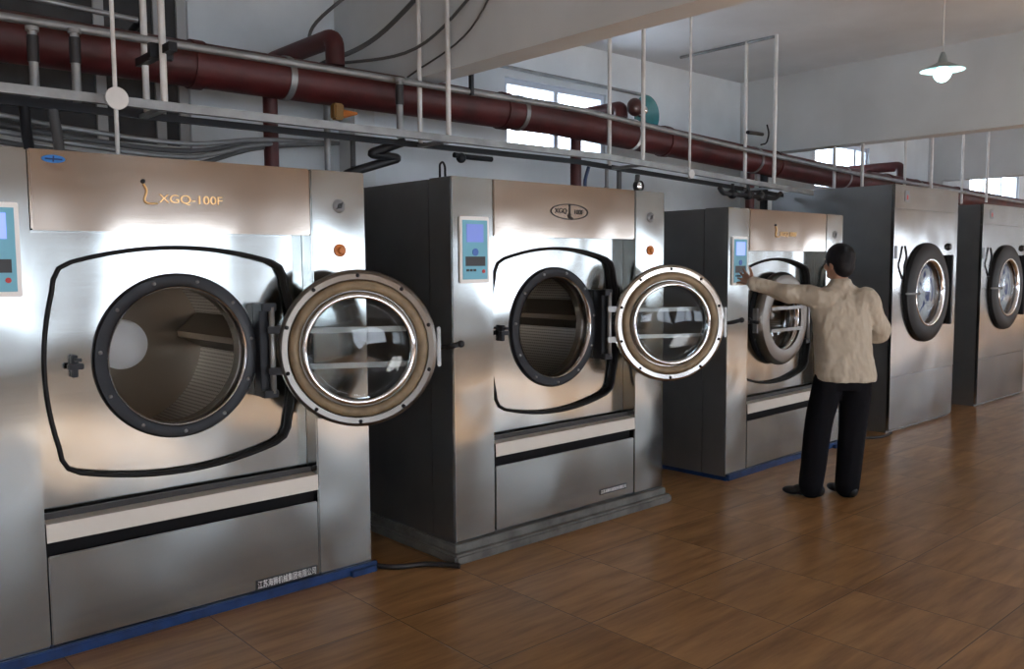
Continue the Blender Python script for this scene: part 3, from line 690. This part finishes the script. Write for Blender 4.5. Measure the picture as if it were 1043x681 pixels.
# black Z pipe
pipe('zigzag_pipe', [(3.40, 4.86, 2.40), (3.15, 4.89, 2.305), (3.39, 4.91, 2.295), (3.09, 4.93, 2.20), (2.99, 4.95, 2.16), (2.97, 4.95, 1.75)], .030, BLK, 'black zigzag pipe above the second machine', 'pipe', .03, 12)
tag(link('junction_box', box(new(), (3.60, YW-.03, 2.34), (3.70, YW, 2.46), .004), mat('pale_blue_box', (.45, .58, .68), .5)), 'small pale blue box on the wall beside the pier', 'box')
pipe('stub_valve', [(3.62, 4.60, 2.305), (3.75, 4.60, 2.30), (3.95, 4.60, 2.30)], .018, DARKM, 'short dark valve stub hanging under the rail between first and second windows', 'valve', .02, 10, lambda bm: sphere(bm, (3.68, 4.60, 2.29), .035, 12))
wavy_hose('water_hose', [(4.95, 4.62, 2.32), (4.93, 4.64, 2.2), (4.97, 4.66, 2.05), (5.0, 4.7, 1.9)], .014, mat('dark_blue_hose', (.02, .04, .10), .5), 'thin dark blue hose beside the centre red drop pipe')
pipe('elbow_hose', [(5.35, 4.66, 2.32), (5.35, 4.66, 2.12), (5.55, 4.66, 2.12), (5.58, 4.66, 2.30)], .020, CABLE, 'black looped hose under the rail above the second machine', 'hose', .05, 10)
drop(5.30, 4.75, 2.36, 1.972, .015, GALV, 'thin grey drop pipe right of the centre red drop pipe')
# gauge above second machine's right column
g = tag(empty('pressure_gauge', (4.37, 3.63, 2.037)), 'small round chrome gauge standing on the second machine', 'gauge')
bm = new(); lathe(bm, [(.001, .0), (.030, .0), (.034, -.006), (.034, .03), (.001, .03)], (0, 0, .036), 'y', 28); link('gauge_case', bm, DARKM, g, 40)
bm = new(); lathe(bm, [(.001, -.004), (.022, -.003), (.026, .0)], (0, 0, .036), 'y', 24); link('gauge_face', bm, CHROME, g, True)
# valves above the third machine
def valve_cluster(bm):
    for x in (6.70, 6.95, 7.15):
        sphere(bm, (x, 4.5, 2.19), .045, 12); tube(bm, [(x, 4.5, 2.19), (x, 4.5, 2.28)], .015, 8)
pipe('valve_manifold', [(6.5, 4.5, 2.235), (6.55, 4.5, 2.19), (7.4, 4.5, 2.18), (7.5, 4.5, 2.235)], .022, BLK, 'row of black valves under the rail above the third machine', 'valve', .03, 10, valve_cluster)
pipe('tap_pipe', [(7.02, 4.56, 2.77), (7.24, 4.62, 2.79), (7.42, 4.66, 2.80)], .018, DARKM, 'small grey tap on top of the steam pipe by the white rods', 'valve', .02, 10,
     lambda bm: tube(bm, bend([(7.40, 4.66, 2.70), (7.50, 4.66, 2.72), (7.54, 4.66, 2.82), (7.50, 4.66, 2.90)], .04), .008, 8))
# teal dish and silver ball
t = tag(empty('teal_fan_cover', (5.93, 4.88, 2.765)), 'round teal dish standing on the steam pipe behind a white rod', 'fan cover')
bm = new(); lathe(bm, [(.001, .03), (.08, .02), (.14, -.01), (.16, -.03), (.165, -.03), (.145, .0), (.08, .035), (.001, .045)], (0, 0, .085), 'y', 40); link('dish', bm, TEAL, t, True)
bm = new(); tube(bm, [(0, .04, .085), (0, .10, .0), (0, .1, -.06)], .015, 10); link('bracket', bm, DARKM, t)
bm = new(); lathe(bm, [(.001, -.02), (.025, -.012), (.03, .01), (.001, .015)], (-.10, -.04, .08), 'y', 20); link('bolt_cap', bm, CHROME, t, True)
tg = tag(empty('silver_valve', (5.66, 4.76, 2.87)), 'dark round valve with a silver cap at the red elbow by the window', 'valve')
bm = new(); sphere(bm, (0, 0, 0), .075, 18, sc=(1, .8, 1)); link('valve_body', bm, mat('dark_red_brown', (.05, .015, .012), .4), tg, True)
bm = new(); sphere(bm, (.04, -.055, -.03), .040, 14); link('silver_cap', bm, CHROME, tg, True)
# conduit over the bright window, cable bundle, cables on the beam
pipe('wall_conduit', [(4.3, YW-.03, 3.27), (6.9, YW-.03, 3.25)], .016, GALV, 'thin conduit on the wall over the bright window', 'conduit', 0, 10)
for i, (dz, dy, lab) in enumerate(((0, 0, 'uppermost sagging cable under the left rail'), (-.035, .05, 'second sagging cable under the left rail'), (-.07, .02, 'third sagging cable under the left rail'), (-.11, .07, 'lowest sagging cable under the left rail'))):
    wavy_hose('power_cable', [(-1.2, 4.75+dy, 2.36+dz*.3), (.6, 4.75+dy, 2.33+dz), (1.3, 4.75+dy, 2.27+dz), (1.9, 4.78+dy, 2.25+dz), (2.4, 4.9+dy, 2.33+dz*.4), (3.1, 5.2, 2.40)], .014, CABLE if i % 2 else GALV, lab, 'cable')
for i, (a, b, c, lab) in enumerate((((2.95, 5.3, 2.98), (3.10, 5.45, 3.25), (3.36, 5.0, 3.56), 'upper cable sweeping up to the beam above the red elbow'),
                                    ((3.02, 5.3, 2.92), (3.30, 5.0, 3.10), (3.36, 4.2, 3.45), 'thick black cable sweeping up along the beam side'),
                                    ((3.0, 5.2, 2.90), (3.32, 4.6, 2.95), (3.36, 3.9, 3.25), 'lower cable bowing across the beam side'),
                                    ((3.36, 4.75, 2.80), (3.365, 4.1, 2.98), (3.365, 3.7, 3.4), 'single thin cable climbing the beam side'))):
    wavy_hose('overhead_cable', [a, b, c], (.012, .016, .010, .006)[i], CABLE, lab, 'cable')
# bracket at the beam
bm = new(); box(bm, (3.72, 4.535, 2.70), (3.745, 4.56, 2.93)); box(bm, (3.58, 4.52, 2.91), (3.80, 4.575, 2.93)); tag(link('pipe_bracket', bm, DARKM), 'small dark T bracket on the thin pipe at the end of the beam', 'bracket')
# yellow valve under the steam pipe
y_ = tag(empty('yellow_valve', (2.86, 4.80, 2.53)), 'small yellow orange valve under the steam pipe left of the pier', 'valve')
bm = new(); box(bm, (-.035, -.03, -.05), (.035, .03, .05), .01); link('valve_body', bm, YELLOWP, y_)
bm = new(); tube(bm, [(.03, 0, -.01), (.13, -.02, .0)], [.03, .008], 10); link('valve_lever', bm, ORANGE, y_)
# floor cable between the machines
wavy_hose('floor_cable', [(2.72, 3.45, .02), (2.62, 3.60, .015), (2.45, 3.70, .015), (2.40, 3.9, .015), (2.38, 4.6, .015)], .014, BLK, 'black cable on the floor between the first two machines', 'cable')
wavy_hose('floor_cable', [(6.95+.2, 3.66, .012), (7.3, 3.62, .012), (7.6, 3.50, .012), (7.82, 3.52, .012)], .012, BLK, 'black cable on the floor between the man and the near dryer', 'cable')

# ---------------------------------------------------------------- pendant lamp
lx, ly, lz = 6.48, 2.625, 2.93
lamp = tag(empty('pendant_lamp', (lx, ly, lz)), 'hanging lamp with a shallow conical shade and a glowing white bulb', 'lamp')
bm = new(); lathe(bm, [(.012, .125), (.022, .10), (.035, .055), (.085, .03), (.150, .002), (.152, -.002), (.085, .024), (.030, .045), (.010, .05)], (0, 0, 0), 'z', 48)
link('lamp_shade', bm, mat('grey_enamel_shade', (.28, .33, .33), .35), lamp, True)
bm = new(); lathe(bm, [(.148, -.003), (.084, .0225), (.040, .038)], (0, 0, 0), 'z', 48); link('shade_lining', bm, mat('white_lining', (.8, .95, .95), .5), lamp, True)
bm = new(); tube(bm, [(0, 0, .12), (0, 0, ZC-lz)], .005, 8); link('cord', bm, WHITEP, lamp)
bm = new(); sphere(bm, (0, 0, -.026), .060, 20, sc=(1, 1, .95)); link('bulb', bm, mat('glowing_bulb', (.9, 1, 1), .4, emit=((.50, .97, 1.0), 2.2)), lamp, True)
bm = new(); tube(bm, [(0, 0, .02), (0, 0, .10)], .018, 12); link('socket', bm, BLK, lamp)
pl_ = bpy.data.lights.new('bulb_light', 'POINT'); pl_.energy = 6; pl_.color = (.62, .97, 1); pl_.shadow_soft_size = .05
po = bpy.data.objects.new('bulb_light', pl_); COL.objects.link(po); po.location = (lx, ly, lz-.09)

# ---------------------------------------------------------------- the man
def capsule_chain(bm, pts, rad, n=16, flat=None):
    """closed tapered tube with rounded ends; flat=(sx) squash along the local side axis"""
    P = smooth_curve(pts, 5) if len(pts) > 2 else [Vector(p) for p in pts]
    k = (len(P)-1)/(len(rad)-1); R_ = []
    for i in range(len(P)):
        f = i/k; a = min(int(f), len(rad)-2); R_.append(rad[a]+(rad[a+1]-rad[a])*(f-a))
    d0 = (P[0]-P[1]).normalized(); d1 = (P[-1]-P[-2]).normalized(); A = []; B = []
    for s in (.95, .75, .4): A.append((P[0]+d0*R_[0]*s, R_[0]*math.sqrt(1-s*s)))
    for s in (.4, .75, .95): B.append((P[-1]+d1*R_[-1]*s, R_[-1]*math.sqrt(1-s*s)))
    seq = A+list(zip(P, R_))+B
    tube(bm, [p for p, _ in seq], [q for _, q in seq], n)
def loft(bm, secs, n=28, power=2.4):
    """secs: (centre, half width x, half depth y) ellipses stacked, closed"""
    rings = []
    for c, a, b in secs:
        ring = []
        for k in range(n):
            t = 2*PI*k/n; cx, sy = math.cos(t), math.sin(t); e = 2/power
            ring.append(bm.verts.new((c[0]+a*math.copysign(abs(cx)**e, cx), c[1]+b*math.copysign(abs(sy)**e, sy), c[2])))
        rings.append(ring)
    for p, q in zip(rings, rings[1:]):
        for k in range(n): bm.faces.new((p[k], p[(k+1) % n], q[(k+1) % n], q[k]))
    bm.faces.new(rings[0][::-1]); bm.faces.new(rings[-1])
def fuse(name, bm, voxel, material, parent=None, smooth_it=2, trim=None):
    bmesh.ops.recalc_face_normals(bm, faces=bm.faces)
    me = bpy.data.meshes.new(name); bm.to_mesh(me); bm.free()
    tmp = bpy.data.objects.new(name+'_tmp', me); COL.objects.link(tmp)
    mo = tmp.modifiers.new('r', 'REMESH'); mo.mode = 'VOXEL'; mo.voxel_size = voxel; mo.use_smooth_shade = True
    sm = tmp.modifiers.new('s', 'SMOOTH'); sm.factor = .5; sm.iterations = smooth_it
    dg = bpy.context.evaluated_depsgraph_get(); dg.update(); me2 = bpy.data.meshes.new_from_object(tmp.evaluated_get(dg))
    bpy.data.objects.remove(tmp); me2.materials.clear(); me2.materials.append(material); me2.name = name
    for p in me2.polygons: p.use_smooth = True
    o = bpy.data.objects.new(name, me2); COL.objects.link(o)
    if parent: o.parent = parent
    return o
MO = Vector((5.45, 2.86, 0)); MR = math.radians(-38)
Minv = Matrix.Rotation(-MR, 3, 'Z')
def Lc(x, y, z): return tuple(Minv @ (Vector((x, y, z))-MO))
hip = Vector(Lc(5.51, 2.80, .90)); 
footL = Vector(Lc(5.345, 2.945, 0)); footR = Vector(Lc(5.535, 2.785, 0))
neck = Vector(Lc(5.575, 2.885, 1.42)); headc = Vector(Lc(5.575, 2.90, 1.565))
shL = Vector(Lc(5.415, 2.955, 1.355)); shR = Vector(Lc(5.665, 2.73, 1.325))
wrL = Vector(Lc(5.225, 3.33, 1.435)); elL = Vector(Lc(5.315, 3.13, 1.375)); 
shR_el = Vector(Lc(5.80, 2.70, 1.09)); wrR = Vector(Lc(5.78, 2.93, 1.06))
hy = math.radians(22)          # head turned to the left
def hp(x, y, z):  # head-local to body-local
    c, s = math.cos(hy), math.sin(hy); return (headc.x+x*c-y*s, headc.y+x*s+y*c, headc.z+z)
rot_h = Euler((0, 0, hy))
bm = new()
sphere(bm, hp(0, -.012, .030), .1, 24, sc=(.076/.1, .094/.1, .100/.1), rot=rot_h)          # skull
sphere(bm, hp(0, .018, -.040), .1, 20, sc=(.058/.1, .068/.1, .078/.1), rot=rot_h)          # jaw
sphere(bm, hp(0, .076, -.098+.02), .022, 10, rot=rot_h)                                      # chin
sphere(bm, hp(0, .094, -.012), .016, 10, sc=(.8, 1.1, 1.5), rot=rot_h)                       # nose
sphere(bm, hp(0, .088, .020), .011, 10, sc=(.8, .8, 2), rot=rot_h)
sphere(bm, hp(0, .080, -.047), .014, 10, sc=(1.6, .7, .6), rot=rot_h)                        # lips
for s in (-1, 1):
    sphere(bm, hp(s*.074, -.008, -.008), .022, 12, sc=(.4, .8, 1.45), rot=rot_h)             # ears
    sphere(bm, hp(s*.032, .074, .034), .014, 8, sc=(1.5, .7, .5), rot=rot_h)                 # brow
    sphere(bm, hp(s*.042, .058, -.022), .024, 10, rot=rot_h)                                 # cheek
capsule_chain(bm, [Vector(hp(0, -.012, -.03)), neck+Vector((0, -.008, -.04))], [.050, .056])
# trunk, arms and legs under the clothes
loft(bm, [((hip.x, hip.y, .86), .11, .075), ((hip.x, hip.y, 1.0), .12, .085), ((neck.x*.5+hip.x*.5, neck.y*.5+hip.y*.5, 1.15), .125, .085), ((neck.x, neck.y, 1.33), .135, .085), ((neck.x, neck.y, 1.40), .07, .05)])
capsule_chain(bm, [shL, elL, wrL], [.040, .034, .026]); capsule_chain(bm, [shR, shR_el, wrR], [.040, .034, .026])
kneeL = (hip+footL)*.5+Vector((-.055, .02, .03)); kneeL.z = .49
kneeR = (hip+footR)*.5+Vector((.055, .01, .03)); kneeR.z = .49
hl = hip+Vector((-.09, 0, -.02)); hr = hip+Vector((.09, 0, -.02))
anL = footL+Vector((0, 0, .09)); anR = footR+Vector((0, 0, .09))
capsule_chain(bm, [hl, kneeL, anL], [.07, .048, .035]); capsule_chain(bm, [hr, kneeR, anR], [.07, .048, .035])
# hands: palm + five bent fingers
def hand(bm, w, fdir, side, nrm, curl, spread=.20, s=1.0):
    fdir = fdir.normalized(); nrm = nrm.normalized(); side = side.normalized()
    pc = w+fdir*.055*s
    for a in (-.027, -.009, .009, .027): capsule_chain(bm, [w+fdir*.008+side*a*.55*s, w+fdir*.088*s+side*a*s], [.0135*s, .0115*s], 10)
    for i, (a, L_) in enumerate(((-.029, .060), (-.010, .076), (.010, .082), (.029, .074))):
        p0 = w+fdir*.085*s+side*a*s; dv = (fdir+side*(a/.029)*spread).normalized()
        p1 = p0+dv*L_*.45*s; d2 = (dv-nrm*(-curl)).normalized(); p2 = p1+d2*L_*.32*s; d3 = (d2+nrm*curl*1.2).normalized(); p3 = p2+d3*L_*.25*s
        capsule_chain(bm, [p0, p1, p2, p3], [.0095*s, .009*s, .0082*s, .007*s], 10)
    t0 = w+fdir*.025*s+side*.026*s; td = (side*.85+fdir*.6+nrm*.25).normalized(); capsule_chain(bm, [t0, t0+td*.04*s, t0+td*.04*s+(td+fdir*.6).normalized()*.034*s], [.014*s, .0105*s, .0085*s], 10)
tgt = Vector(Lc(5.315, 3.535, 1.50))
fd = (tgt-wrL).normalized(); nr = Vector(Minv @ Vector((.25, .95, 0)))
sd = fd.cross(nr).normalized(); sd = sd if sd.z > 0 else -sd
side_up = (Vector((0, 0, 1))*.8+Vector(Minv @ Vector((1, 0, 0)))*.3).normalized(); side_up = (side_up-fd*side_up.dot(fd)).normalized()
hand(bm, wrL+fd*.02, fd, side_up, fd.cross(side_up)*-1 if (fd.cross(side_up)).dot(nr) < 0 else fd.cross(side_up), -.10, .32, 1.08)
fr = (Vector((-.8, .55, 0))).normalized(); hand(bm, wrR, fr, Vector((0, 0, 1)), Vector((-.3, -.9, 0)), .35)
man = fuse('person', bm, .0055, SKIN, None, 3)
man.location = MO; man.rotation_euler = (0, 0, MR)
tag(man, 'person seen from behind in beige jacket and black trousers, left hand on a panel', 'person')
# hair
bm = new()
sphere(bm, hp(0, -.018, .042), .1, 28, sc=(.089/.1, .104/.1, .100/.1), rot=rot_h)
sphere(bm, hp(0, -.052, -.012), .1, 24, sc=(.074/.1, .064/.1, .082/.1), rot=rot_h)
sphere(bm, hp(.02, .03, .095), .05, 16, sc=(1.1, 1.2, .7), rot=rot_h)
for s in (-1, 1): sphere(bm, hp(s*.070, .010, .030), .03, 12, sc=(.5, .9, 1.2), rot=rot_h)
bmesh.ops.recalc_face_normals(bm, faces=bm.faces)
hair = fuse('hair', bm, .006, HAIR, man, 2)
# cut the hair away from the face
bm = bmesh.new(); bm.from_mesh(hair.data)
pc = Vector(hp(0, .062, .0)); pn = (Vector(hp(0, 1, -.75))-Vector(hp(0, 0, 0))).normalized()
bmesh.ops.bisect_plane(bm, geom=bm.verts[:]+bm.edges[:]+bm.faces[:], plane_co=pc, plane_no=pn, clear_outer=True)
bmesh.ops.holes_fill(bm, edges=[e for e in bm.edges if e.is_boundary], sides=0); bm.to_mesh(hair.data); bm.free()
for s in (-1, 1):
    bm = new(); sphere(bm, hp(s*.031, .080, .016), .0095, 12, rot=rot_h); link('eye', bm, mat('eye_dark', (.03, .02, .015), .15), man, True)
# jacket
bm = new()
def mixp(t, z, dx=0, dy=0): return (hip.x+(neck.x-hip.x)*t+dx, hip.y+(neck.y-hip.y)*t+dy, z)
loft(bm, [(mixp(0, .785), .200, .148), (mixp(0, .82), .204, .152), (mixp(.15, .90), .198, .146), (mixp(.35, 1.02), .190, .136), (mixp(.6, 1.15), .192, .126), (mixp(.85, 1.27), .204, .122), (mixp(1, 1.34), .200, .110), (mixp(1, 1.385), .165, .088), (mixp(1, 1.425), .085, .068), (mixp(1, 1.445), .070, .062)], 36, 2.3)
loft(bm, [(tuple(neck+Vector((0, -.004, -.01))), .071, .068), (tuple(neck+Vector((0, -.004, .045))), .066, .064)], 28, 2.0)
capsule_chain(bm, [shL+Vector((.06, -.01, -.03)), shL+Vector((0, 0, -.015)), (shL+elL)*.5+Vector((0, 0, -.004)), elL+Vector((0, 0, -.008)), (elL+wrL)*.5, wrL+fd*-.005], [.070, .074, .068, .063, .056, .048], 20)
capsule_chain(bm, [shR+Vector((-.06, 0, .0)), shR+Vector((-.005, 0, 0)), (shR+shR_el)*.5, shR_el, (shR_el+wrR)*.5, wrR-(wrR-shR_el).normalized()*.02], [.078, .078, .070, .066, .056, .045], 20)
jk = fuse('jacket', bm, .010, JACKET, man, 3); jk['label'] = 'beige long sleeved jacket'
tx = bpy.data.textures.new('fold', 'CLOUDS'); tx.noise_scale = .11
md = jk.modifiers.new('folds', 'DISPLACE'); md.texture = tx; md.strength = .022; md.mid_level = .5; md.texture_coords = 'LOCAL'
# trousers
bm = new()
loft(bm, [(tuple(hip+Vector((0, 0, -.17))), .150, .098), (tuple(hip+Vector((0, 0, -.06))), .168, .112), (tuple(hip+Vector((0, 0, .0))), .150, .095)], 32, 2.3)
for kn, fo, h_ in ((kneeL, footL, hl), (kneeR, footR, hr)):
    capsule_chain(bm, [h_+Vector((0, 0, .0)), h_*.55+kn*.45, kn, kn*.45+fo*.55, fo+Vector((0, -.015, .10)), fo+Vector((0, -.015, .065))], [.098, .098, .090, .084, .080, .078], 22)
fuse('trousers', bm, .010, TROUS, man, 2)
# shoes
def shoe(f, ang):
    bm = new(); c, s = math.cos(ang), math.sin(ang)
    def q(x, y, z): return (f.x+x*c-y*s, f.y+x*s+y*c, z)
    e = Euler((0, 0, ang))
    sphere(bm, q(0, -.045, .045), .05, 18, sc=(.85, 1.05, .95), rot=e); sphere(bm, q(0, .04, .040), .05, 18, sc=(.88, 1.6, .78), rot=e); sphere(bm, q(0, .115, .030), .045, 18, sc=(1.0, 1.5, .62), rot=e); sphere(bm, q(0, -.02, .08), .045, 16, sc=(.85, 1, .8), rot=e)
    o = fuse('shoe', bm, .006, SHOE, man, 2)
    for v in o.data.vertices: v.co.z = max(v.co.z, .002)
    return o
shoe(footL, math.radians(62)); shoe(footR, math.radians(15))
